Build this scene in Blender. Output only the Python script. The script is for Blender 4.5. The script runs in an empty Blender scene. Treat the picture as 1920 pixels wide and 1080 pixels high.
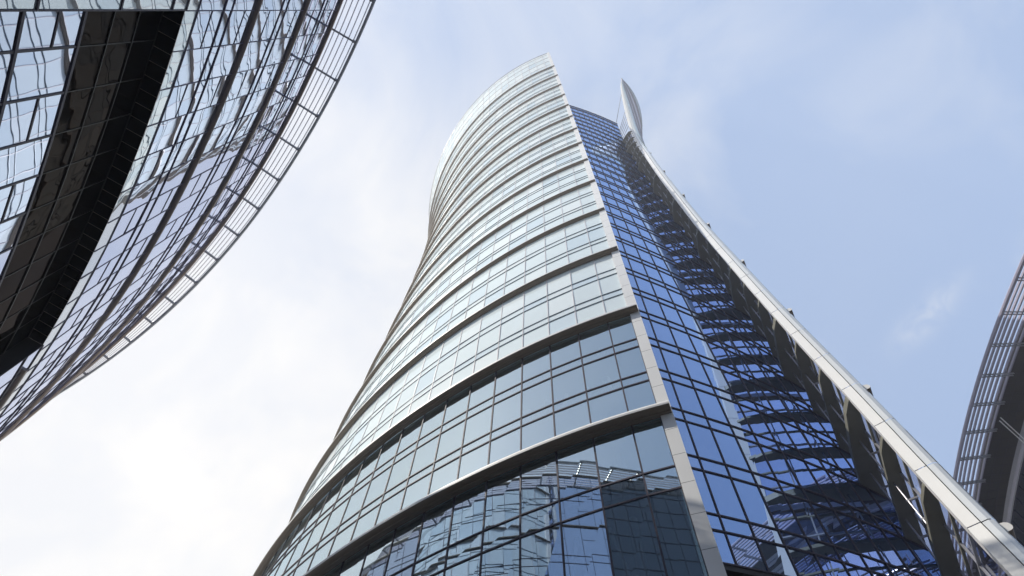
import bpy, math, random
import numpy as np
from mathutils import Vector
random.seed(7)
R = math.radians
scene = bpy.context.scene
col = scene.collection

# ------------------------------------------------------------------ camera
cam = bpy.data.cameras.new('camera')
cam.sensor_width = 36.0
cam.lens = 36.0 * 1120.0 / 1920.0
cam.clip_end = 20000
cam_ob = bpy.data.objects.new('camera', cam)
col.objects.link(cam_ob)
cam_ob.location = (0, 0, 1.6)
cam_ob.rotation_euler = (R(90 + 65.011), 0, 0)
scene.camera = cam_ob

# ------------------------------------------------------------------ sun and sky
SUN_AZ, SUN_EL = -102.0, 43.0          # azimuth from +Y towards +X
sd = Vector((math.sin(R(SUN_AZ)) * math.cos(R(SUN_EL)), math.cos(R(SUN_AZ)) * math.cos(R(SUN_EL)), math.sin(R(SUN_EL))))
sun = bpy.data.lights.new('sun', 'SUN')
sun.energy = 4.6
sun.angle = R(0.5)
sun.color = (1.0, 0.94, 0.85)
sun_ob = bpy.data.objects.new('sun', sun)
col.objects.link(sun_ob)
sun_ob.rotation_euler = sd.to_track_quat('Z', 'Y').to_euler()

world = bpy.data.worlds.new('World')
scene.world = world
world.use_nodes = True
wn, wl = world.node_tree.nodes, world.node_tree.links
wn.clear()
out = wn.new('ShaderNodeOutputWorld')
bg = wn.new('ShaderNodeBackground')
sky = wn.new('ShaderNodeTexSky')
sky.sky_type = 'NISHITA'
sky.sun_disc = False
sky.sun_elevation = R(SUN_EL)
sky.sun_rotation = R(SUN_AZ)
sky.air_density = 1.0
sky.dust_density = 1.5
sky.ozone_density = 2.0
geo = wn.new('ShaderNodeTexCoord')
# bright haze on the sun's side of the sky, with thin wisps of cloud
dot = wn.new('ShaderNodeVectorMath'); dot.operation = 'DOT_PRODUCT'
gd = Vector((math.sin(R(-56)) * math.cos(R(24)), math.cos(R(-56)) * math.cos(R(24)), math.sin(R(24))))
dot.inputs[1].default_value = gd
wl.new(geo.outputs['Generated'], dot.inputs[0])
ramp = wn.new('ShaderNodeValToRGB')
ramp.color_ramp.interpolation = 'EASE'
ramp.color_ramp.elements[0].position = 0.0
ramp.color_ramp.elements[0].color = (0.06, 0.06, 0.06, 1)
ramp.color_ramp.elements[1].position = 0.92
ramp.color_ramp.elements[1].color = (0.97, 0.97, 0.97, 1)
el = ramp.color_ramp.elements.new(0.45); el.color = (0.30, 0.30, 0.30, 1)
el = ramp.color_ramp.elements.new(0.72); el.color = (0.72, 0.72, 0.72, 1)
wl.new(dot.outputs['Value'], ramp.inputs[0])
nz = wn.new('ShaderNodeTexNoise')
nz.inputs['Scale'].default_value = 3.2
nz.inputs['Detail'].default_value = 7
nz.inputs['Roughness'].default_value = 0.55
nz.inputs['Distortion'].default_value = 0.6
wl.new(geo.outputs['Generated'], nz.inputs['Vector'])
nr = wn.new('ShaderNodeMapRange')
nr.inputs['From Min'].default_value = 0.42
nr.inputs['From Max'].default_value = 0.72
nr.inputs['To Min'].default_value = -0.20
nr.inputs['To Max'].default_value = 0.16
wl.new(nz.outputs['Fac'], nr.inputs['Value'])
sep = wn.new('ShaderNodeSeparateXYZ'); wl.new(geo.outputs['Generated'], sep.inputs[0])
rear = wn.new('ShaderNodeMapRange'); rear.interpolation_type = 'SMOOTHSTEP'
rear.inputs['From Min'].default_value = -0.45; rear.inputs['From Max'].default_value = 0.0
rear.inputs['To Min'].default_value = 0.36; rear.inputs['To Max'].default_value = 1.0
wl.new(sep.outputs['Y'], rear.inputs['Value'])
add = wn.new('ShaderNodeMath'); add.operation = 'ADD'; add.use_clamp = True
wl.new(ramp.outputs['Color'], add.inputs[0])
wl.new(nr.outputs['Result'], add.inputs[1])
mul = wn.new('ShaderNodeMixRGB'); mul.blend_type = 'MULTIPLY'; mul.inputs[0].default_value = 1
SKY_K = 0.10
mul.inputs[2].default_value = (SKY_K, SKY_K, SKY_K, 1)
wl.new(sky.outputs['Color'], mul.inputs[1])
mix = wn.new('ShaderNodeMixRGB')
mix.inputs[2].default_value = (0.99, 0.965, 0.925, 1)
# one torn wisp of cloud low over the right building
def gauss_axis(axis, centre, width):
    d_ = wn.new('ShaderNodeVectorMath'); d_.operation = 'DOT_PRODUCT'; d_.inputs[1].default_value = axis
    wl.new(geo.outputs['Generated'], d_.inputs[0])
    a_ = wn.new('ShaderNodeMath'); a_.operation = 'SUBTRACT'; a_.inputs[1].default_value = centre; wl.new(d_.outputs['Value'], a_.inputs[0])
    m_ = wn.new('ShaderNodeMath'); m_.operation = 'DIVIDE'; m_.inputs[1].default_value = width; wl.new(a_.outputs[0], m_.inputs[0])
    q_ = wn.new('ShaderNodeMath'); q_.operation = 'MULTIPLY'; wl.new(m_.outputs[0], q_.inputs[0]); wl.new(m_.outputs[0], q_.inputs[1])
    return q_
ga = gauss_axis((0.5294, -0.848, 0.0253), 0.0, 0.050); gb = gauss_axis((0.6268, 0.3708, -0.6853), 0.0, 0.016); gc = gauss_axis((0.5711, 0.3796, 0.7278), 1.0, 0.2)
n2 = wn.new('ShaderNodeTexNoise'); n2.inputs['Scale'].default_value = 22; n2.inputs['Detail'].default_value = 6; n2.inputs['Distortion'].default_value = 1.2
wl.new(geo.outputs['Generated'], n2.inputs['Vector'])
sm = wn.new('ShaderNodeMath'); sm.operation = 'ADD'; wl.new(ga.outputs[0], sm.inputs[0]); wl.new(gb.outputs[0], sm.inputs[1])
s2 = wn.new('ShaderNodeMath'); s2.operation = 'ADD'; wl.new(sm.outputs[0], s2.inputs[0]); wl.new(gc.outputs[0], s2.inputs[1])
ex = wn.new('ShaderNodeMath'); ex.operation = 'MULTIPLY'; ex.inputs[1].default_value = -1.0; wl.new(s2.outputs[0], ex.inputs[0])
e2 = wn.new('ShaderNodeMath'); e2.operation = 'EXPONENT'; wl.new(ex.outputs[0], e2.inputs[0])
n3 = wn.new('ShaderNodeMapRange'); n3.inputs['From Min'].default_value = 0.35; n3.inputs['From Max'].default_value = 0.7; n3.inputs['To Max'].default_value = 0.5
wl.new(n2.outputs['Fac'], n3.inputs['Value'])
wi = wn.new('ShaderNodeMath'); wi.operation = 'MULTIPLY'; wl.new(e2.outputs[0], wi.inputs[0]); wl.new(n3.outputs[0], wi.inputs[1])
ad2 = wn.new('ShaderNodeMath'); ad2.operation = 'ADD'; ad2.use_clamp = True; wl.new(add.outputs[0], ad2.inputs[0]); wl.new(wi.outputs[0], ad2.inputs[1])
hz = wn.new('ShaderNodeMath'); hz.operation = 'MULTIPLY'
wl.new(ad2.outputs[0], hz.inputs[0]); wl.new(rear.outputs[0], hz.inputs[1])
wl.new(hz.outputs[0], mix.inputs[0])
# thin high haze pales the blue everywhere
veil = wn.new('ShaderNodeMixRGB')
vf = wn.new('ShaderNodeMath'); vf.operation = 'MULTIPLY'; vf.inputs[1].default_value = 0.74
wl.new(rear.outputs[0], vf.inputs[0]); wl.new(vf.outputs[0], veil.inputs[0])
veil.inputs[2].default_value = (0.465, 0.61, 0.89, 1)
wl.new(mul.outputs[0], veil.inputs[1])
wl.new(veil.outputs[0], mix.inputs[1])
wl.new(mix.outputs[0], bg.inputs['Color'])
bg.inputs['Strength'].default_value = 1.0
wl.new(bg.outputs[0], out.inputs[0])

scene.view_settings.view_transform = 'Standard'
scene.view_settings.look = 'None'
scene.view_settings.gamma = 1.0
scene.view_settings.exposure = 0.30
scene.cycles.max_bounces = 10
scene.cycles.transparent_max_bounces = 24
scene.cycles.glossy_bounces = 6

# ------------------------------------------------------------------ materials
def nodes_of(name):
    m = bpy.data.materials.new(name); m.use_nodes = True
    nt = m.node_tree; nt.nodes.clear()
    o = nt.nodes.new('ShaderNodeOutputMaterial')
    return m, nt, o

def wave_bump(nt, scale, strength, dist=0.3):
    tc = nt.nodes.new('ShaderNodeTexCoord')
    n = nt.nodes.new('ShaderNodeTexNoise')
    n.inputs['Scale'].default_value = scale
    n.inputs['Detail'].default_value = 1.5
    nt.links.new(tc.outputs['Object'], n.inputs['Vector'])
    b = nt.nodes.new('ShaderNodeBump')
    b.inputs['Strength'].default_value = strength
    b.inputs['Distance'].default_value = dist
    nt.links.new(n.outputs['Fac'], b.inputs['Height'])
    return b

def plain(name, c, rough=0.5, metal=0.0, var=0.08, scale=1.5, spec=0.5):
    m, nt, o = nodes_of(name)
    p = nt.nodes.new('ShaderNodeBsdfPrincipled')
    p.inputs['Roughness'].default_value = rough
    p.inputs['Metallic'].default_value = metal
    p.inputs['Specular IOR Level'].default_value = spec
    tc = nt.nodes.new('ShaderNodeTexCoord')
    n = nt.nodes.new('ShaderNodeTexNoise'); n.inputs['Scale'].default_value = scale; n.inputs['Detail'].default_value = 6
    nt.links.new(tc.outputs['Object'], n.inputs['Vector'])
    r = nt.nodes.new('ShaderNodeMixRGB')
    r.inputs[1].default_value = (*[x * (1 - var) for x in c], 1)
    r.inputs[2].default_value = (*[min(1, x * (1 + var)) for x in c], 1)
    nt.links.new(n.outputs['Fac'], r.inputs[0])
    nt.links.new(r.outputs[0], p.inputs['Base Color'])
    nt.links.new(p.outputs[0], o.inputs[0])
    return m

def glass(name, tint, base, fmin, wave=(0.35, 0.02), transp=None, rough=0.0, ior=1.5, fmax=1.0):
    """reflecting curtain-wall glass: mirror share rises with the angle; the rest is a dark/fritted body or clear"""
    m, nt, o = nodes_of(name)
    g = nt.nodes.new('ShaderNodeBsdfGlossy'); g.inputs['Roughness'].default_value = rough
    g.inputs['Color'].default_value = (*tint, 1)
    b = wave_bump(nt, *wave)
    nt.links.new(b.outputs[0], g.inputs['Normal'])
    fr = nt.nodes.new('ShaderNodeFresnel'); fr.inputs['IOR'].default_value = ior
    nt.links.new(b.outputs[0], fr.inputs['Normal'])
    mr = nt.nodes.new('ShaderNodeMapRange'); mr.inputs['To Min'].default_value = fmin; mr.inputs['To Max'].default_value = fmax
    nt.links.new(fr.outputs[0], mr.inputs['Value'])
    if transp:
        body = nt.nodes.new('ShaderNodeBsdfTransparent'); body.inputs['Color'].default_value = (*transp, 1)
    else:
        body = nt.nodes.new('ShaderNodeBsdfDiffuse'); body.inputs['Color'].default_value = (*base, 1)
    mx = nt.nodes.new('ShaderNodeMixShader')
    nt.links.new(mr.outputs[0], mx.inputs[0]); nt.links.new(body.outputs[0], mx.inputs[1]); nt.links.new(g.outputs[0], mx.inputs[2])
    nt.links.new(mx.outputs[0], o.inputs[0])
    return m

M = {}
M['frit'] = glass('fritted_glass', (0.86, 0.93, 0.95), (0.74, 0.83, 0.84), 0.14, (0.30, 0.012), ior=1.42, fmax=0.55)
M['frit_b'] = glass('fritted_glass_pale', (0.88, 0.94, 0.95), (0.80, 0.87, 0.87), 0.12, (0.30, 0.014), ior=1.42, fmax=0.50)
M['frit_c'] = glass('fritted_glass_cool', (0.84, 0.92, 0.97), (0.66, 0.77, 0.81), 0.18, (0.30, 0.012), ior=1.42, fmax=0.58)
M['sparkle'] = glass('edge_glass', (0.92, 0.95, 0.95), (0.72, 0.74, 0.73), 0.22, (0.8, 0.12))
M['court'] = glass('dark_court_glass', (0.30, 0.33, 0.38), (0.035, 0.04, 0.05), 0.25, (0.2, 0.004))
M['clear'] = glass('clear_glass', (0.78, 0.93, 1.0), None, 0.54, (0.25, 0.0015), transp=(0.70, 0.88, 0.98), ior=1.9)
M['blue'] = glass('blue_glass', (0.47, 0.65, 1.0), (0.08, 0.09, 0.09), 0.82, (0.20, 0.004))
M['ledge_shade'] = plain('ledge_metal_shaded', (0.17, 0.135, 0.10), 0.38, 0.3, 0.15, 0.8)  # darker copy of the ledge metal: shade and dark reflections put into the colour
M['side'] = glass('neutral_glass', (0.74, 0.80, 0.97), (0.02, 0.022, 0.03), 0.72, (0.40, 0.022))
M['spandrel'] = glass('pale_spandrel_glass', (0.85, 0.88, 0.92), (0.40, 0.45, 0.48), 0.55, (0.45, 0.045))
M['darkglass'] = glass('dark_glass', (0.13, 0.11, 0.10), (0.008, 0.006, 0.005), 0.06, (0.5, 0.06), ior=1.35)
M['wingglass'] = glass('wing_glass', (0.8, 0.85, 0.95), None, 0.05, (0.3, 0.01), transp=(0.80, 0.80, 0.93))
M['white'] = plain('white_panel', (0.82, 0.82, 0.80), 0.42, 0.0, 0.06, 0.6)
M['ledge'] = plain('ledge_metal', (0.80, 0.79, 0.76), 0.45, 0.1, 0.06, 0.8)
M['bronze'] = plain('bronze_metal', (0.30, 0.25, 0.22), 0.28, 0.75, 0.12, 0.8)
M['dark'] = plain('dark_mullion', (0.05, 0.043, 0.062), 0.6, 0.0, 0.1)
M['lightm'] = plain('light_mullion', (0.62, 0.60, 0.60), 0.4, 0.0, 0.05)
M['rslat'] = plain('blue_grey_slat', (0.34, 0.32, 0.40), 0.6, 0.0, 0.08)
M['transom'] = plain('slate_transom', (0.13, 0.17, 0.20), 0.4, 0.2, 0.1)
M['plum'] = plain('plum_mullion', (0.10, 0.085, 0.13), 0.55, 0.0, 0.1)
M['olive'] = plain('olive_steel', (0.19, 0.185, 0.145), 0.55, 0.0, 0.15)
M['stripe'] = plain('rose_grey_panel', (0.30, 0.25, 0.25), 0.5, 0.0, 0.1)
M['grey'] = plain('grey_steel', (0.38, 0.38, 0.40), 0.4, 0.4, 0.1)
M['slat'] = plain('pale_slat', (0.60, 0.58, 0.64), 0.65, 0.0, 0.06)
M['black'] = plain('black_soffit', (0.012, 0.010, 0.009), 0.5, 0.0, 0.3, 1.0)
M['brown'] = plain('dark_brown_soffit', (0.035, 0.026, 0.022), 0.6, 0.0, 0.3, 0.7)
M['pave'] = plain('stone_paving', (0.34, 0.32, 0.30), 0.8, 0.0, 0.15, 0.3)
M['ceiling'] = plain('pale_ceiling', (0.80, 0.81, 0.80), 0.7, 0.0, 0.05)
M['core'] = plain('core_wall', (0.20, 0.26, 0.29), 0.7, 0.0, 0.4, 0.25)

# ------------------------------------------------------------------ mesh builder
class MB:
    def __init__(s): s.v = []; s.f = []; s.m = []
    def quad(s, a, b, c, d, m=0):
        i = len(s.v); s.v += [tuple(a), tuple(b), tuple(c), tuple(d)]; s.f.append((i, i+1, i+2, i+3)); s.m.append(m)
    def poly(s, pts, m=0):
        i = len(s.v); s.v += [tuple(p) for p in pts]; s.f.append(tuple(range(i, i+len(pts)))); s.m.append(m)
    def bar(s, p0, p1, n, w, d0, d1, m=0):
        """bar from p0 to p1; n = outward; width w; from d0 to d1 along n"""
        p0 = np.array(p0, float); p1 = np.array(p1, float); n = np.array(n, float)
        t = p1 - p0; L = np.linalg.norm(t)
        if L < 1e-6: return
        t /= L; n = n - t * (n @ t); n /= np.linalg.norm(n); k = np.cross(t, n) * w / 2
        i = len(s.v)
        for p in (p0, p1):
            s.v += [tuple(p - k + n*d0), tuple(p + k + n*d0), tuple(p + k + n*d1), tuple(p - k + n*d1)]
        for f in ((0,1,2,3),(7,6,5,4),(0,4,5,1),(1,5,6,2),(2,6,7,3),(3,7,4,0)):
            s.f.append(tuple(i + q for q in f)); s.m.append(m)
    def tube(s, pts, r, seg=8, m=0):
        pts = [np.array(p, float) for p in pts]; i0 = len(s.v)
        for k, p in enumerate(pts):
            t = pts[min(k+1, len(pts)-1)] - pts[max(k-1, 0)]; t /= np.linalg.norm(t)
            a = np.cross(t, (0, 0, 1.0))
            if np.linalg.norm(a) < 1e-3: a = np.array((1.0, 0, 0))
            a /= np.linalg.norm(a); b = np.cross(t, a)
            for q in range(seg):
                an = 2*math.pi*q/seg
                s.v.append(tuple(p + r*(math.cos(an)*a + math.sin(an)*b)))
        for k in range(len(pts)-1):
            for q in range(seg):
                a = i0 + k*seg + q; b = i0 + k*seg + (q+1) % seg
                s.f.append((a, b, b+seg, a+seg)); s.m.append(m)
        s.f.append(tuple(range(i0, i0+seg))); s.m.append(m)
        s.f.append(tuple(range(i0+(len(pts)-1)*seg, i0+len(pts)*seg))); s.m.append(m)
    def sweep(s, pts, nrm, prof, m=0, pm=None):
        """closed profile [(out, up)] swept along pts with plan normals nrm"""
        i0 = len(s.v); K = len(prof)
        for p, n in zip(pts, nrm):
            for o_, u in prof: s.v.append((p[0]+n[0]*o_, p[1]+n[1]*o_, p[2]+u))
        for k in range(len(pts)-1):
            for q in range(K):
                a = i0+k*K+q; b = i0+k*K+(q+1) % K
                s.f.append((a, b, b+K, a+K)); s.m.append(pm[q] if pm else m)
        s.f.append(tuple(range(i0, i0+K))); s.m.append(m)
        s.f.append(tuple(range(i0+(len(pts)-1)*K, i0+len(pts)*K))); s.m.append(m)
    def box(s, lo, hi, m=0):
        x0,y0,z0 = lo; x1,y1,z1 = hi
        s.bar(((x0+x1)/2,(y0+y1)/2,z0), ((x0+x1)/2,(y0+y1)/2,z1), (0,1,0), x1-x0, -(y1-y0)/2, (y1-y0)/2, m)
    def build(s, name, mats, parent=None, smooth=False):
        if not isinstance(mats, (list, tuple)): mats = [mats]
        me = bpy.data.meshes.new(name); me.from_pydata(s.v, [], s.f); me.update()
        for q in mats: me.materials.append(q)
        me.polygons.foreach_set('material_index', s.m)
        if smooth:
            me.polygons.foreach_set('use_smooth', [True]*len(s.f))
        o = bpy.data.objects.new(name, me); col.objects.link(o)
        if parent: o.parent = parent
        return o

def thing(name, label, cat, loc=(0, 0, 0), group=None):
    o = bpy.data.objects.new(name, None); col.objects.link(o)
    o.empty_display_size = 2
    o['label'] = label; o['category'] = cat
    if group: o['group'] = group
    return o

# ------------------------------------------------------------------ ground
g = MB(); g.quad((-4000,-4000,0),(4000,-4000,0),(4000,4000,0),(-4000,4000,0))
go = g.build('plaza_ground', M['pave']); go['kind'] = 'structure'

# ------------------------------------------------------------------ tower geometry
C4 = [49.2504, -2.0913, 4.8657, 3.571, -0.5226, 0.412, 4.7773, -4.53, 2.0213, -0.1262, 1.8588, -2.5953, 5.1343, 0.0753, -2.1882, 0.0789, -1.29, 0.1915, 0.2164, 0.0165, 1.8139, -1.9718]
TERMS = [(i, j) for i in range(5) for j in range(5) if i + j <= 6]
H0, DH = 19.5, 12.0
BAND = [H0 + DH*k for k in range(15)]
TOP = 207.0
def shell(ph, h):
    ph = np.asarray(ph, float); x = (ph + 145)/45; y = (max(h, 8) - 105)/100
    r = sum(c * x**i * y**j for c, (i, j) in zip(C4, TERMS))
    return np.stack([25 + r*np.cos(np.radians(ph)), 70 + r*np.sin(np.radians(ph))], -1)
def phiE(h):
    return float(np.polyval([0.0107, -0.7284, -1.0396, 3.6652, -104.7125], (max(h, 8) - 105)/100))
PHI_END = -188.0
_cache = {}
def shell_curve(h):
    h = round(float(h), 3)
    if h not in _cache:
        ph = np.linspace(phiE(h), PHI_END, 400); P = shell(ph, h)
        s = np.concatenate([[0], np.cumsum(np.linalg.norm(np.diff(P, axis=0), axis=1))])
        _cache[h] = (P, s)
    return _cache[h]
def shell_at(s, h):
    P, S = shell_curve(h)
    return np.array([np.interp(s, S, P[:, 0]), np.interp(s, S, P[:, 1]), h])
def shell_n(s, h):
    a = shell_at(max(s-.4, 0), h); b = shell_at(max(s, .2)+.4, h); t = (b-a)[:2]; t /= np.linalg.norm(t)
    n = np.array((-t[1], t[0], 0.0))
    if n[:2] @ (shell_at(s, h)[:2] - np.array((0.0, 60.0))) < 0: n = -n
    return n
def tab(hs, pts):
    cs = [np.polyfit(hs, [p[i] for p in pts], 4) for i in (0, 1)]
    lo, hi = hs[0], hs[-1]
    def f(h):
        hc = min(max(h, lo), hi)
        p = np.array([np.polyval(c, hc) for c in cs])
        if hc != h:
            e = .5 if h > hi else -.5
            q = np.array([np.polyval(c, hc - e) for c in cs])
            p = p + (p - q) / e * (h - hc)
        return np.array((p[0], p[1], h))
    return f
HS = [19.5, 31.5, 43.5, 55.5, 67.5, 79.5, 91.5, 103.5, 115.5]
P_c = tab(HS + [140], [(24.9,29.3),(24.95,29.3),(25.0,29.2),(24.85,28.9),(24.7,28.3),(24.1,27.4),(23.5,26.6),(23.1,25.9),(23.2,25.3),(24.0,23.9)])

tower = thing('office_tower', 'tall tower of pale and blue glass with rounded metal ledges in the middle', 'tower')

MOD = 2.5
S_END = 74.0
def tier(k, h0, h1, rows, gm, mm, base=False, mw=0.07):
    """one storey-group of the front curtain wall: panes in one mesh, mullions in a sub-part"""
    p = MB(); q = MB()
    ncol = int(S_END/MOD)
    S = [0.75] + [MOD*j + .1 for j in range(1, ncol+1)]
    hs = [h0] + rows + [h1]
    for a, b in zip(S[:-1], S[1:]):
        nm = shell_n((a+b)/2, (h0+h1)/2)
        for lo, hi in zip(hs[:-1], hs[1:]):
            tt = .0012 if k < 2 else .006
            t1, t2 = random.gauss(0, tt), random.gauss(0, tt)
            c = [shell_at(a, lo), shell_at(b, lo), shell_at(b, hi), shell_at(a, hi)]
            o_ = [t1+t2, -t1+t2, -t1-t2, t1-t2]
            c = [x + nm*(y-.02) for x, y in zip(c, o_)]
            p.quad(*c[::-1], random.choice((0, 0, 0, 1, 2)) if len(gm) > 1 else 0)
        for lo in rows:
            q.bar(shell_at(a, lo), shell_at(b, lo), nm, mw*.9, -.06, .05, 1 if k >= 2 else 0)
    for a in S:
        n = shell_n(a, (h0+h1)/2)
        for lo, hi in zip(hs[:-1], hs[1:]):
            q.bar(shell_at(a, lo), shell_at(a, hi), n, mw, -.06, .03, 0)
    w = p.build('curtain_wall', gm, tower)
    q.build('mullion_grid', mm, w)
    return w

tier(-1, 0.02, H0, [4.5, 9.0, 13.5, 16.0], [M['clear']], [M['dark']], mw=.09)
for k in range(14):
    h = BAND[k]
    rows = [h+6.4, h+7.9] if k == 0 else [h+3.5, h+4.4, h+7.5, h+8.5]
    if k < 2: tier(k, h, h+DH, rows, [M['clear']], [M['dark']], mw=.10)
    else: tier(k, h, h+DH, rows, [M['frit'], M['frit_b'], M['frit_c']], [M['lightm'], M['transom']], mw=.08)
cr = tier(14, BAND[14], TOP, [BAND[14]+4.5, BAND[14]+9, BAND[14]+13.5, BAND[14]+17.5], [M['frit'], M['frit_b'], M['frit_c']], [M['lightm'], M['lightm']], mw=.12)
cr.name = 'crown_glass'
rl = MB()
SS = [.4 + 1.5*j for j in range(49)]
rl.tube([shell_at(s, TOP) for s in SS], .10, 6)
rl.build('crown_rail', M['grey'], tower)

# rounded ledges at the head of every storey-group
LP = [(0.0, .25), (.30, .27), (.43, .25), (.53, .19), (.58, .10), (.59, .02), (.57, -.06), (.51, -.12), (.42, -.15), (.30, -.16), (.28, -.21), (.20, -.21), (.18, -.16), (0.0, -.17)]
LPM = [0, 0, 0, 0, 0, 0, 1, 1, 1, 1, 1, 1, 1, 0]  # second slot paints the nose's lower half and bottom in the shaded tone
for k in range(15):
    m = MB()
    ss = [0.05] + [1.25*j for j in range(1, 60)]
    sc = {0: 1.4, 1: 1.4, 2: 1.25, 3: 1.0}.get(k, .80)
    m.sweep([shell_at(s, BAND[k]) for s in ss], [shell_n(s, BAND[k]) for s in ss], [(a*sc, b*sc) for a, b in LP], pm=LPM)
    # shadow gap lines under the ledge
    m.build('ledge', [M['ledge'], M['ledge_shade']], tower)

# white cladding of the front edge, a return face towards the end wall
m = MB(); jt = MB()
hs = list(np.arange(2.0, TOP-1, 2.0)) + [TOP]
for lo, hi in zip(hs[:-1], hs[1:]):
    def cs(h):
        n = shell_n(.3, h); a = shell_at(.0, h); b = shell_at(.75, h)
        t = (b-a)/np.linalg.norm(b-a)
        return [b - n*.05, b + n*.16, a + n*.16 - t*.02, a - n*.75 - t*.0]
    A = cs(lo + .012); B = cs(hi - .012)
    for i in range(3): m.quad(A[i], A[i+1], B[i+1], B[i])
m.build('edge_cladding', M['white'], tower)
m = MB()
for lo, hi in zip(hs[:-1], hs[1:]):
    A = [x - shell_n(.3, lo)*.02 for x in (shell_at(.72, lo), shell_at(.02, lo))]; B = [x - shell_n(.3, hi)*.02 for x in (shell_at(.72, hi), shell_at(.02, hi))]
    A = [A[0]+shell_n(.3,lo)*.1, A[1]+shell_n(.3,lo)*.1]; B = [B[0]+shell_n(.3,hi)*.1, B[1]+shell_n(.3,hi)*.1]
    m.quad(A[0], A[1], B[1], B[0])
m.build('edge_post', M['dark'], tower)

# end wall: convex blue glass between the two shells
ROOF = 142.0
def wall_at(u, h):
    n = shell_n(.3, h); a = shell_at(0.0, h) - n*.45; b = P_c(h); d = b - a
    nn = np.array((d[1], -d[0], 0)); nn /= np.linalg.norm(nn)
    return a + d*u + nn*(4*u*(1-u))*(.45 - .22*min(1, max(0, (h-40)/60)))
WH = 21.6
wm = MB(); wq = MB()
L = 16.3
us = [0.0, .78/L] + [(.78 + 1.68*j)/L for j in range(1, 9)] + [1.0]
us = [u for u in us if u < .985] + [1.0]
rows = [WH]
fl = []
for k in range(0, 31):
    h = H0 + 4*k
    fl += [h - .05, h + .95]
rows = [WH] + [r_ for r_ in fl if WH + .4 < r_ < ROOF - .4] + [ROOF]
for lo, hi in zip(rows[:-1], rows[1:]):
    for a, b in zip(us[:-1], us[1:]):
        c = [wall_at(a, lo), wall_at(b, lo), wall_at(b, hi), wall_at(a, hi)]
        d = c[1]-c[0]; n = np.array((d[1], -d[0], 0)); n /= np.linalg.norm(n)
        t1, t2 = random.gauss(0, .0012), random.gauss(0, .0012)
        c = [x + n*y for x, y in zip(c, (t1+t2, -t1+t2, -t1-t2, t1-t2))]
        wm.quad(*c)
        wq.bar(wall_at(a, lo), wall_at(b, lo), n, .09, -.05, .07)
        if a > 0: wq.bar(wall_at(a, lo), wall_at(a, hi), n, .08, -.05, .06)
for a, b in zip(us[:-1], us[1:]):
    d = wall_at(b, ROOF)-wall_at(a, ROOF); n = np.array((d[1], -d[0], 0)); wq.bar(wall_at(a, ROOF), wall_at(b, ROOF), n, .15, -.05, .1)
ew = wm.build('end_wall', M['blue'], tower); wq.build('mullion_grid', M['dark'], ew)
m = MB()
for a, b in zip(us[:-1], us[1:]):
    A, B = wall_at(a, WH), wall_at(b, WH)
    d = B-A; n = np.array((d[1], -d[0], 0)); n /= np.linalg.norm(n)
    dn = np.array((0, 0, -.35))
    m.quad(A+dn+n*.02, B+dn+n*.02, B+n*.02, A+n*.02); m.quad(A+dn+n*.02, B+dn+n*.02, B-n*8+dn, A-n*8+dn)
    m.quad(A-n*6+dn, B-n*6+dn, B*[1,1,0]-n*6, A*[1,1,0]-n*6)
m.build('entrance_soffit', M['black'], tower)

# back shell (turned copy of the front), starting at the corner behind the end wall
m = MB(); mq = MB()
def back_at(s, h):
    ph = PHI_END + s
    e = shell(PHI_END, h); q = shell(ph, h); p = P_c(min(h, 150))
    return np.array((p[0] + e[0] - q[0], p[1] + e[1] - q[1], h))
bs = list(np.linspace(0, 80, 41))
hh = [0.02] + BAND[:11] + [ROOF]
for lo, hi in zip(hh[:-1], hh[1:]):
    for a, b in zip(bs[:-1], bs[1:]):
        m.quad(back_at(a, lo), back_at(b, lo), back_at(b, hi), back_at(a, hi))
m.build('back_curtain_wall', M['frit'], tower)
m = MB()
ra = [shell_at(s, ROOF-.4)[:2] - shell_n(s, ROOF-.4)[:2]*.3 for s in np.linspace(.5, 72, 40)]
ra += [back_at(s, ROOF-.4)[:2] for s in np.linspace(79, 0, 30)]
ra += [wall_at(u, ROOF-.4)[:2] for u in np.linspace(.95, .05, 8)]
m.poly([(p[0], p[1], ROOF-.4) for p in ra])
m.build('roof_deck', M['grey'], tower)

# interior seen through the clear lower storeys
for h, th in ((H0+.0, .5), (H0+7.1, .55), (BAND[1], .6), (BAND[1]+3.95, .5), (BAND[1]+8.0, .5), (BAND[2]-.1, .6)):
    m = MB()
    o_ = [shell_at(s, h) - shell_n(s, h)*.35 for s in np.linspace(.9, 70, 50)]
    i_ = [shell_at(s, h) - shell_n(s, h)*11 for s in np.linspace(.9, 70, 50)]
    for j in range(49):
        m.quad(o_[j], o_[j+1], i_[j+1], i_[j])
        dz = np.array((0, 0, th)); m.quad(o_[j]+dz, o_[j+1]+dz, i_[j+1]+dz, i_[j]+dz); m.quad(o_[j], o_[j+1], o_[j+1]+dz, o_[j]+dz)
    m.build('floor_slab', M['ceiling'], tower)
m = MB()
for j in range(49):
    s0, s1 = .9+69.1*j/49, .9+69.1*(j+1)/49
    m.quad(*[shell_at(s, z) - shell_n(s, z)*10.5 for s, z in ((s0, .1), (s1, .1), (s1, 46), (s0, 46))])
m.build('core_wall', M['core'], tower)
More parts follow.
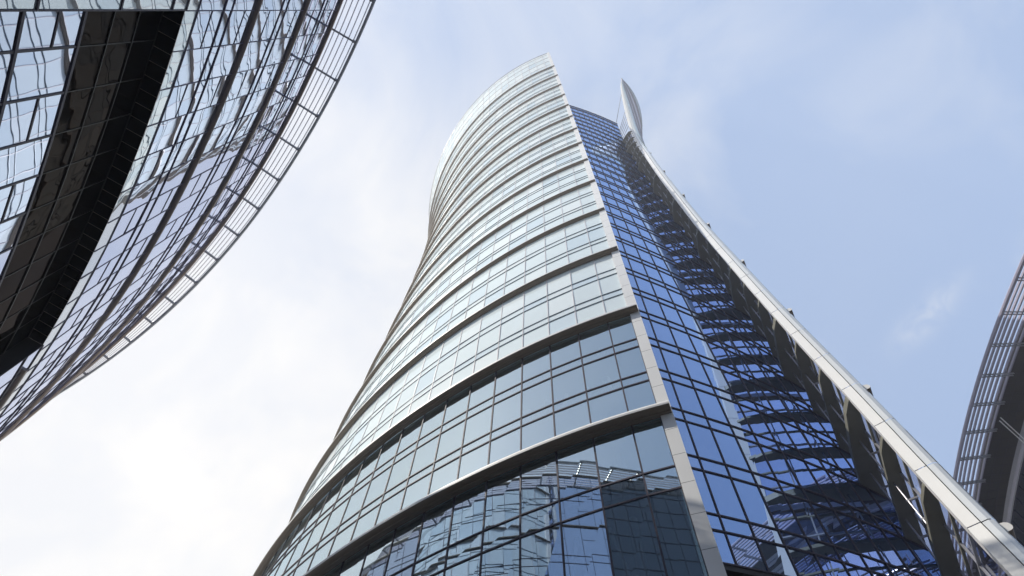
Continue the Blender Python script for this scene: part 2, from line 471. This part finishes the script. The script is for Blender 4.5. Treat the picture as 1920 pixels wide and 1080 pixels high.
for j in range(12):
    s = 4 + 5.0*j
    for z0, z1 in ((0.05, H0), (H0+.5, BAND[1]), (BAND[1]+.6, BAND[2]-.1)):
        m = MB()
        m.tube([shell_at(s, z0) - shell_n(s, z0)*2.2, shell_at(s, z1) - shell_n(s, z1)*2.2], .32, 10)
        if z0 > 10:
            m.tube([shell_at(s, z0) - shell_n(s, z0)*2.2, shell_at(s+2.5, z1-.1) - shell_n(s+2.5, z1)*2.2], .14, 8)
            m.tube([shell_at(s+5, z0) - shell_n(s+5, z0)*2.2, shell_at(s+2.5, z1-.1) - shell_n(s+2.5, z1)*2.2], .14, 8)
        m.build('interior_column', M['white'], tower)

# ------------------------------------------------------------------ the wing: back shell running on past the end wall
TH = [8, 19.5, 31.5, 43.5, 55.5, 67.5, 79.5, 91.5, 103.5, 115.5, 125, 135, 145, 156]
TX = [17.6, 19.0, 20.1, 20.7, 21.3, 21.55, 21.8, 21.95, 22.45, 23.4, 23.9, 24.2, 24.9, 26.8]
TY = [17.4, 19.6, 21.0, 21.95, 22.7, 23.0, 22.95, 22.65, 22.5, 22.9, 22.1, 19.2, 16.4, 15.4]
def crom(h, V):
    i = int(np.clip(np.searchsorted(TH, h) - 1, 0, len(TH)-2)); u = (h - TH[i])/(TH[i+1]-TH[i])
    m0 = (V[i+1]-V[max(i-1, 0)])/(TH[i+1]-TH[max(i-1, 0)])*(TH[i+1]-TH[i]); m1 = (V[min(i+2, len(V)-1)]-V[i])/(TH[min(i+2, len(V)-1)]-TH[i])*(TH[i+1]-TH[i])
    return (2*u**3-3*u**2+1)*V[i] + (u**3-2*u**2+u)*m0 + (-2*u**3+3*u**2)*V[i+1] + (u**3-u**2)*m1
DV = np.array((.8, -.6, 0))
def narrow(h): return 1.0 if h < 128 else max(.05, 1 - ((h - 128) / 28)**1.5)
def T_i(h): return np.array((crom(h, TX), crom(h, TY), h))
def off(w, h): return T_i(h) + DV*w*narrow(h)
WTOP = 118.0
def wing(u, d, h):
    """u 0 at the corner, 1 at the beam; d inward from the skin"""
    a = P_c(h); b = T_i(h) + DV*.45; t = b - a; n = np.array((t[1], -t[0], 0)); n /= np.linalg.norm(n)
    if n[0] > 0: n = -n
    return a + t*u + n*d
WF = [h for h in np.arange(23.5, WTOP+8, 4.0)]
m = MB(); q = MB()
wus = [0, .33, .66, .97]
zs = [8.0, 12.0, 16.0, 19.5] + WF
for lo, hi in zip(zs[:-1], zs[1:]):
    for a, b in zip(wus[:-1], wus[1:]):
        m.quad(wing(a, 0, lo), wing(b, 0, lo), wing(b, 0, hi), wing(a, 0, hi))
        n = wing(.5, 1, lo) - wing(.5, 0, lo)
        q.bar(wing(a, .03, lo), wing(a, .03, hi), n, .09, 0, .12)
        for z in (lo + 1.4,):
            q.bar(wing(a, .03, z), wing(b, .03, z), n, .10, 0, .14)
sk = m.build('wing_glazing', M['wingglass'], tower); q.build('mullion_grid', M['grey'], sk)
for i, h in enumerate(WF):
    big = abs(((h - H0) / 12) - round((h - H0) / 12)) < .01
    m = MB(); th = .42 if big else .22
    pin = [(0.0, .98), (.5, .92), (.84, .70), (.93, .42), (.985, .06)] if not big else [(0.0, 1.45), (.5, 1.25), (.84, .80), (.93, .45), (.985, .06)]
    po = [(u, .0) for u, d in pin]
    A = [wing(u, d, h) for u, d in po]; Bq = [wing(u, d, h) for u, d in pin]
    dz = np.array((0, 0, th))
    for j in range(len(pin)-1):
        m.quad(A[j], A[j+1], Bq[j+1], Bq[j]); m.quad(A[j]+dz, A[j+1]+dz, Bq[j+1]+dz, Bq[j]+dz)
        m.quad(Bq[j], Bq[j+1], Bq[j+1]+dz, Bq[j]+dz); m.quad(A[j], A[j+1], A[j+1]+dz, A[j]+dz)
    m.quad(A[0], Bq[0], Bq[0]+dz, A[0]+dz)
    m.bar(wing(0.0, .02, h-1.2), wing(.97, .02, h-1.2), wing(.5, 1, h)-wing(.5, 0, h), .12, 0, .14)
    m.build('bracket', M['olive'], tower)
for u, d in ((.30, .62), (.60, .58)):
    m = MB()
    for lo, hi in zip(WF[:-1], WF[1:]):
        m.tube([wing(u, d, lo+.4), wing(u, d, hi)], .05, 8)
        for f_ in (.3, .65):
            z = lo + 4*f_; m.bar(wing(u, 0.05, z), wing(u, d+.08, z), (0, 0, 1), .10, -.05, .05)
    m.build('tie_rod', M['grey'], tower)
# end face: flat white panels, a dark gap and a rounded outer strip
hs = list(np.arange(8, 156.1, 1.0))
pm = MB(); gm = MB(); om = MB()
def strip(h):
    return T_i(h), off(.60, h), off(1.12, h), DV, np.array((-.6, -.8, 0))
for lo, hi in zip(hs[:-1], hs[1:]):
    A, B = strip(lo), strip(hi)
    j = .045 if (int(lo) % 4 == 0) else 0
    up = np.array((0, 0, j))
    def prof(S):
        a, g_, o_, d, n = S
        return [a - n*.7, a, g_ - d*.05, g_ - d*.05 - n*.7]
    pa, pb = prof(A), prof(B)
    for i in range(3): pm.quad(pa[i]+up, pa[i+1]+up, pb[i+1], pb[i])
    def prof2(S):
        a, g_, o_, d, n = S
        w = np.linalg.norm(o_-g_)
        return [g_ + d*.0 - n*.7, g_ - n*.03, g_ + d*w*.5 - n*.02, g_ + d*w*.85 - n*.12, o_ - n*.3, o_ - n*.9]
    pa, pb = prof2(A), prof2(B)
    for i in range(5): om.quad(pa[i]+up, pa[i+1]+up, pb[i+1], pb[i])
    a, g_, o_, d, n = A; a2, g2, o2, d2, n2 = B
    gm.quad(g_ - d*.06 - n*.2, g_ + d*.01 - n*.2, g2 + d2*.01 - n2*.2, g2 - d2*.06 - n2*.2)
ef = pm.build('wing_end_panel', M['white'], tower)
gm.build('shadow_gap', M['black'], ef)
om.build('wing_outer_cladding', M['sparkle'], tower)
# ledge ends on the outer side of the wing
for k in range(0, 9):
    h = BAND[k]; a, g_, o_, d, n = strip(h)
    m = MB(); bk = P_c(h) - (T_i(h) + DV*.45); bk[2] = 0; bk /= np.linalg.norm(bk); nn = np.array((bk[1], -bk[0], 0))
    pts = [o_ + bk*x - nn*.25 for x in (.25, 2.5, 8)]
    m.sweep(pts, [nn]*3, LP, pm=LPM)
    m.build('ledge', [M['ledge'], M['ledge_shade']], tower)
# crown of the back shell: a lens-shaped screen flaring out above the beam
m = MB(); q = MB()
N = 14
tip = off(1.12, 156); far = np.array((32.6, 32.2, 155))
top = []; bot = []
for i in range(N+1):
    u = i/N
    p = tip + (far - tip)*u; p[2] = 156 - u; p = p + np.array((.87, -.49, 0))*(2.5*u*(1-u)*4)
    top.append(p)
    z = 156 - (156-106)*u**.85; bot.append(strip(z)[2] + np.array((.02, 0, 0)))
K = 6
for i in range(N):
    for j in range(K):
        f0, f1 = j/K, (j+1)/K
        m.quad(bot[i]+(top[i]-bot[i])*f0, bot[i+1]+(top[i+1]-bot[i+1])*f0, bot[i+1]+(top[i+1]-bot[i+1])*f1, bot[i]+(top[i]-bot[i])*f1, (0, 1, 2, 1, 2, 0)[j])
for f_, w in ((.2, .5), (.45, .35), (.7, .45), (.84, .25), (1.0, .3)):
    q.tube([bot[i]+(top[i]-bot[i])*f_ for i in range(N+1)], w*.4, 6)
cs_ = m.build('crown_screen', [M['frit'], M['slat'], M['stripe']], tower); q.build('screen_rail', M['grey'], cs_)
for h in [141.5, 133, 131.5, 130, 128.5, 127]:
    m = MB(); m.tube([wall_at(.97, min(h, ROOF)) * [1, 1, 0] + [0, 0, h], T_i(h)], .055, 6)
    m.build('crown_tie', M['grey'], tower)

# ------------------------------------------------------------------ left building
fy = np.array([-.7,.94,4,6.63,13.19,15.17,19.85,22.72,24.95,29.69,33.65,37.62])
fx = np.array([-13.74,-14.68,-16.47,-18.21,-23.13,-24.62,-28.39,-31.33,-33.68,-39.34,-44.39,-49.48])
cf = np.polyfit(fy, fx, 3)
ry = np.array([-.7,2.35,6.63,18.78,21.49,24.89,26.35,28.58,30.82,32.99,35.04,36.86,37.76])
rx = np.array([-11.09,-12.93,-15.47,-25.4,-27.92,-31.19,-33.17,-36.02,-38.83,-41.91,-44.98,-48.07,-49.2])
def left_plan(n=260):
    ys = np.linspace(-2, 38, 120); P = [np.array((np.polyval(cf, y), y)) for y in ys]
    # runs on beyond the picture's left edge, and round behind the viewer
    t = P[-1]-P[-2]; t /= np.linalg.norm(t)
    for i in range(1, 26): P.append(P[-1] + t*1.2)
    t = P[0]-P[1]; t /= np.linalg.norm(t); a = math.atan2(t[1], t[0]); Q = []; p = P[0]
    for i in range(70):
        a += R(.55); p = p + np.array((math.cos(a), math.sin(a)))*.9; Q.append(p)
    P = Q[::-1] + P
    P = np.array(P); s = np.concatenate([[0], np.cumsum(np.linalg.norm(np.diff(P, axis=0), axis=1))])
    return P, s
LPn, LS = left_plan()
S0 = LS[70]                                   # y = -2
def lat(s, h, d=0.0):
    """point on the left facade; d outward (towards the court)"""
    s = s + S0
    p = np.array([np.interp(s, LS, LPn[:, 0]), np.interp(s, LS, LPn[:, 1])])
    n = lnn(s - S0)
    return np.array((p[0] + n[0]*d, p[1] + n[1]*d, h))
def lnn(s):
    s = s + S0
    a = np.array([np.interp(s-.8, LS, LPn[:, 0]), np.interp(s-.8, LS, LPn[:, 1])]); b = np.array([np.interp(s+.8, LS, LPn[:, 0]), np.interp(s+.8, LS, LPn[:, 1])])
    t = b-a; t /= np.linalg.norm(t); return np.array((t[1], -t[0], 0.0))
def s_of(x, y):
    d = np.hypot(LPn[:, 0]-x, LPn[:, 1]-y); return LS[d.argmin()] - S0
sC1, sC2 = s_of(-14.05, .04), s_of(-25.9, 16.6)
sMin, sMax = -LS[70] + .5, LS[-1] - S0 - .5
left = thing('office_building', 'lower office building at left with wavy mirror glass, bronze ribs and a black recess', 'building')
RH = 30.2
hl = [RH, 31.3, 34.0, 34.9, 38.0, 42.0, 42.9, 46.5, 50.5, 51.3, 55.0]
LM = 1.9
def facade(parent, hs, s0, s1, d, mat, mw, alt=True, tilt=.004, name='curtain_wall', mat0=None, mm='dark'):
    p = MB(); q = MB()
    n_ = max(1, int(round((s1-s0)/LM))); S = np.linspace(s0, s1, n_+1)
    for i, (a, b) in enumerate(zip(S[:-1], S[1:])):
        nm = lnn((a+b)/2)
        for r_, (lo, hi) in enumerate(zip(hs[:-1], hs[1:])):
            t1, t2 = random.gauss(0, tilt), random.gauss(0, tilt)
            c = [lat(a, lo, d), lat(b, lo, d), lat(b, hi, d), lat(a, hi, d)]
            p.quad(*[x + nm*y for x, y in zip(c, (t1+t2, -t1+t2, -t1-t2, t1-t2))], 1 if (mat0 and r_ == 0) else 0)
            q.bar(lat(a, hi, d), lat(b, hi, d), nm, mw, -.03, .05)
            if alt and i % 2 == 0 and hi - lo > 2.5:
                z = lo + (hi-lo)*.55; q.bar(lat(a, z, d), lat(b, z, d), nm, mw*.6, -.03, .03)
    for a in S:
        n = lnn(a)
        q.bar(lat(a, hs[0], d), lat(a, hs[-1], d), n, mw*.7, -.03, .03)
    w = p.build(name, [mat, mat0 or mat], parent)
    q.build('mullion_grid', M[mm], w)
    return w
sB = -1.5
facade(left, hl, sB, sMax, 0, M['side'], .05, mat0=M['spandrel'], tilt=.003, mm='plum')
facade(left, [.02] + [2.1*q_ for q_ in range(2, 26)] + [55.0], sMin, sB, 0, M['court'], .10, alt=False, tilt=.001)
low = [0.02, 4.6, 8.6, 12.8, 17.0, 21.2, 25.4, 29.0, RH]
facade(left, low, sB, sC1, 0, M['spandrel'], .08, tilt=.003)
facade(left, low, sC2, sMax, 0, M['side'], .07, tilt=.002, alt=False)
# recessed wall under the overhang: glass, then a black louvred band, then the soffit
facade(left, [0.02, 4.2, 8.4, 12.6, 16.2, 19.0, 22.0, 25.0], sC1, sC2, -.85, M['side'], .13, name='recessed_wall')
facade(left, [25.0, 26.7, 28.4, RH-.02], sC1, sC2, -.85, M['darkglass'], .05, alt=False, name='dark_band', mm='black')
m = MB()
ss = np.linspace(sC1, sC2, 30)
for a, b in zip(ss[:-1], ss[1:]):
    m.quad(lat(a, RH-.004, -.02), lat(b, RH-.004, -.02), lat(b, RH-.004, -.85), lat(a, RH-.004, -.85))
    m.bar(lat(a, RH-.004, -.03), lat(a, RH-.004, -.84), (0, 0, -1), .03, 0, .015, 1)
m.build('soffit', [M['darkglass'], M['bronze']], left)
for s in (sC1, sC2):
    m = MB(); m.quad(lat(s, .02, -.02), lat(s, RH-.01, -.02), lat(s, RH-.01, -.84), lat(s, .02, -.84)); m.build('recess_jamb', M['black'], left)
RP = [(0, .09), (.15, .09), (.20, .05), (.21, -.02), (.17, -.08), (.06, -.10), (0, -.10)]
def rib(h, s0, s1):
    m = MB(); ss = np.linspace(s0, s1, int((s1-s0)/1.2)+2)
    m.sweep([lat(s, h) for s in ss], [lnn(s) for s in ss], RP); m.build('ledge', M['bronze'], left)
for h in (38.0, 46.5): rib(h, sB, sMax)
rib(54.9, sMin, sMax)
rib(29.6, sC2 + 1.5, sMax)
# roof louvre ring
RW = []; RS = []
for x_, y_ in zip(rx, ry):
    d_ = np.hypot(LPn[:, 0]-x_, LPn[:, 1]-y_); RW.append(d_.min()); RS.append(LS[d_.argmin()] - S0)
RW = list(np.polyval(np.polyfit(RS, RW, 3), RS)); RS = [RS[0]-60] + RS + [RS[-1]+40]; RW = [RW[0]] + RW + [RW[-1]]
RW = [max(.25, w_) for w_ in RW]
print('ring', np.round(RS, 1), np.round(RW, 2))
def ring(s, f):
    """f 0 at the facade, 1 at the outer rail"""
    w = float(np.interp(s, RS, RW))
    return lat(s, 55.15, w*f)
can = MB(); ss = np.linspace(sMin, sMax, 110)
can.tube([ring(s, 1) for s in ss], .13, 8)
rail = can.build('canopy_rail', M['grey'], left)
m = MB()
for f_ in (.16, .34, .52, .70, .88):
    for a, b in zip(ss[:-1], ss[1:]):
        m.bar(ring(a, f_), ring(b, f_), (0, 0, 1), .05, -.08, .12)
m.build('canopy_slat', M['slat'], left)
s = s_of(-14.66, 1.47) - 3.5*14
while s < sMax:
    if s > sMin:
        m = MB(); m.bar(ring(s, .0), ring(s, .9), (0, 0, 1), .14, -.14, .06); m.tube([ring(s, .9)-np.array((0,0,.15)), ring(s, .9)+np.array((0,0,.2))], .13, 8)
        m.build('canopy_bracket', M['grey'], left)
    s += 3.5
m = MB()
back = [LPn[0] + np.array((-25, -20)), LPn[-1] + np.array((-20, -28))]
rp = [(p[0]-lnn(0)[0]*.2, p[1]-lnn(0)[1]*.2, 54.6) for p in LPn[::8]] + [(back[1][0], back[1][1], 54.6), (-60, -10, 54.6), (back[0][0], back[0][1], 54.6)]
m.poly(rp); m.build('roof_deck', M['grey'], left)

# ------------------------------------------------------------------ right building
right = thing('office_building', 'office building at the right edge with a slatted roof canopy over a dark soffit', 'building')
yy = np.array([21.99,23.97,27.67,31.32,35.37,39.37,41.81,49.14]); xx = np.array([49.45,49.38,49.36,49.42,49.69,49.99,50.14,51.41])
cr_ = np.polyfit(yy, xx, 2)
def rat(y, d, h):
    yc = min(max(y, 5), 60); x = np.polyval(cr_, yc); sl = np.polyval(np.polyder(cr_), yc)
    x += sl*(y-yc); n = np.array((1, -sl)); n /= np.linalg.norm(n)
    return np.array((x + n[0]*d, y + n[1]*d, h))
def rn(y): 
    a = rat(y, 0, 0) - rat(y, 1, 0); return a
ys = np.linspace(-45, 72, 90)
m = MB(); m.tube([rat(y, 0, 55.1) for y in ys], .2, 8); m.build('canopy_rail', M['rslat'], right)
m = MB()
for d in (.55, 1.0, 1.5, 2.0, 2.5, 3.0):
    for a, b in zip(ys[:-1], ys[1:]): m.bar(rat(a, d, 55.1), rat(b, d, 55.1), (0, 0, 1), .14, -.1, .12)
m.build('canopy_slat', M['rslat'], right)
y = 23.9 - 3.75*17
while y < 70:
    m = MB()
    for dy in (-.14, .14): m.bar(rat(y+dy, .1, 55.0), rat(y+dy, 3.4, 55.0), (0, 0, 1), .09, -.12, .05)
    m.build('canopy_bracket', M['grey'], right); y += 3.75
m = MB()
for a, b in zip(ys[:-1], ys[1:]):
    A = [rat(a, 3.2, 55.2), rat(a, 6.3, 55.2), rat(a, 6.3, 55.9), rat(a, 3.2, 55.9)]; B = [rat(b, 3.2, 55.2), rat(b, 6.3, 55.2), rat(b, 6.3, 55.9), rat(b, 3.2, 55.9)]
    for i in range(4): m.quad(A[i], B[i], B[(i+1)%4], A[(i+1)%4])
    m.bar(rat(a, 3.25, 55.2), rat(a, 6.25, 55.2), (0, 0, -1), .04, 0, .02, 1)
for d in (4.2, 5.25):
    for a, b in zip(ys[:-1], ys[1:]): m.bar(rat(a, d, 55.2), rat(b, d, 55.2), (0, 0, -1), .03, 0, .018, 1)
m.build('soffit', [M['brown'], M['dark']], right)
m = MB(); m.bar(rat(40.7, 3.2, 54.7), rat(43.8, 6.0, 53.2), (0, 0, 1), .12, -.06, .06); m.bar(rat(41.15, 3.2, 54.7), rat(44.25, 6.0, 53.2), (0, 0, 1), .12, -.06, .06)
m.build('strut', M['white'], right)
p = MB(); q = MB()
hr = [0.02, 4.2, 8.4, 12.6, 16.8, 21, 25.2, 29.4, 30.3, 33.6, 34.5, 37.8, 38.7, 42, 42.9, 46.2, 47.1, 50.4, 51.3, 54.2]
ym = np.linspace(-45, 72, 62)
for a, b in zip(ym[:-1], ym[1:]):
    n = rn((a+b)/2)
    for lo, hi in zip(hr[:-1], hr[1:]):
        t1, t2 = random.gauss(0, .004), random.gauss(0, .004)
        c = [rat(a, 6.6, lo), rat(b, 6.6, lo), rat(b, 6.6, hi), rat(a, 6.6, hi)]
        p.quad(*[x + n*y_ for x, y_ in zip(c, (t1+t2, -t1+t2, -t1-t2, t1-t2))][::-1])
        q.bar(rat(a, 6.6, hi), rat(b, 6.6, hi), n, .12, -.03, .08)
    q.bar(rat(a, 6.6, .02), rat(a, 6.6, 54.2), n, .10, -.03, .07)
w = p.build('curtain_wall', M['side'], right); q.build('mullion_grid', M['dark'], w)
for h, mat in ((54.7, 'slat'), (46.6, 'bronze'), (38.2, 'bronze'), (29.8, 'bronze')):
    m = MB(); m.sweep([rat(y, 6.6, h) for y in ys], [rn(y) for y in ys], [(a*1.0, b*1.6) for a, b in RP]); m.build('ledge', M[mat], right)
m = MB(); m.poly([tuple(rat(y, 6.5, 55.95)) for y in ys] + [(95, 75, 55.95), (95, -50, 55.95)]); m.build('roof_deck', M['grey'], right)

# ------------------------------------------------------------------ air
hz_ = MB(); hz_.box((-140, -120, -1.0), (140, 160, 222.0))
ho = hz_.build('haze', None); ho['kind'] = 'stuff'
hm = bpy.data.materials.new('haze_air'); hm.use_nodes = True
hn = hm.node_tree; hn.nodes.clear()
ho_ = hn.nodes.new('ShaderNodeOutputMaterial'); hv = hn.nodes.new('ShaderNodeVolumePrincipled')
hv.inputs['Color'].default_value = (0.93, 0.95, 1.0, 1); hv.inputs['Density'].default_value = 0.0014; hv.inputs['Anisotropy'].default_value = 0.2
hn.links.new(hv.outputs[0], ho_.inputs['Volume'])
ho.data.materials.clear(); ho.data.materials.append(hm)
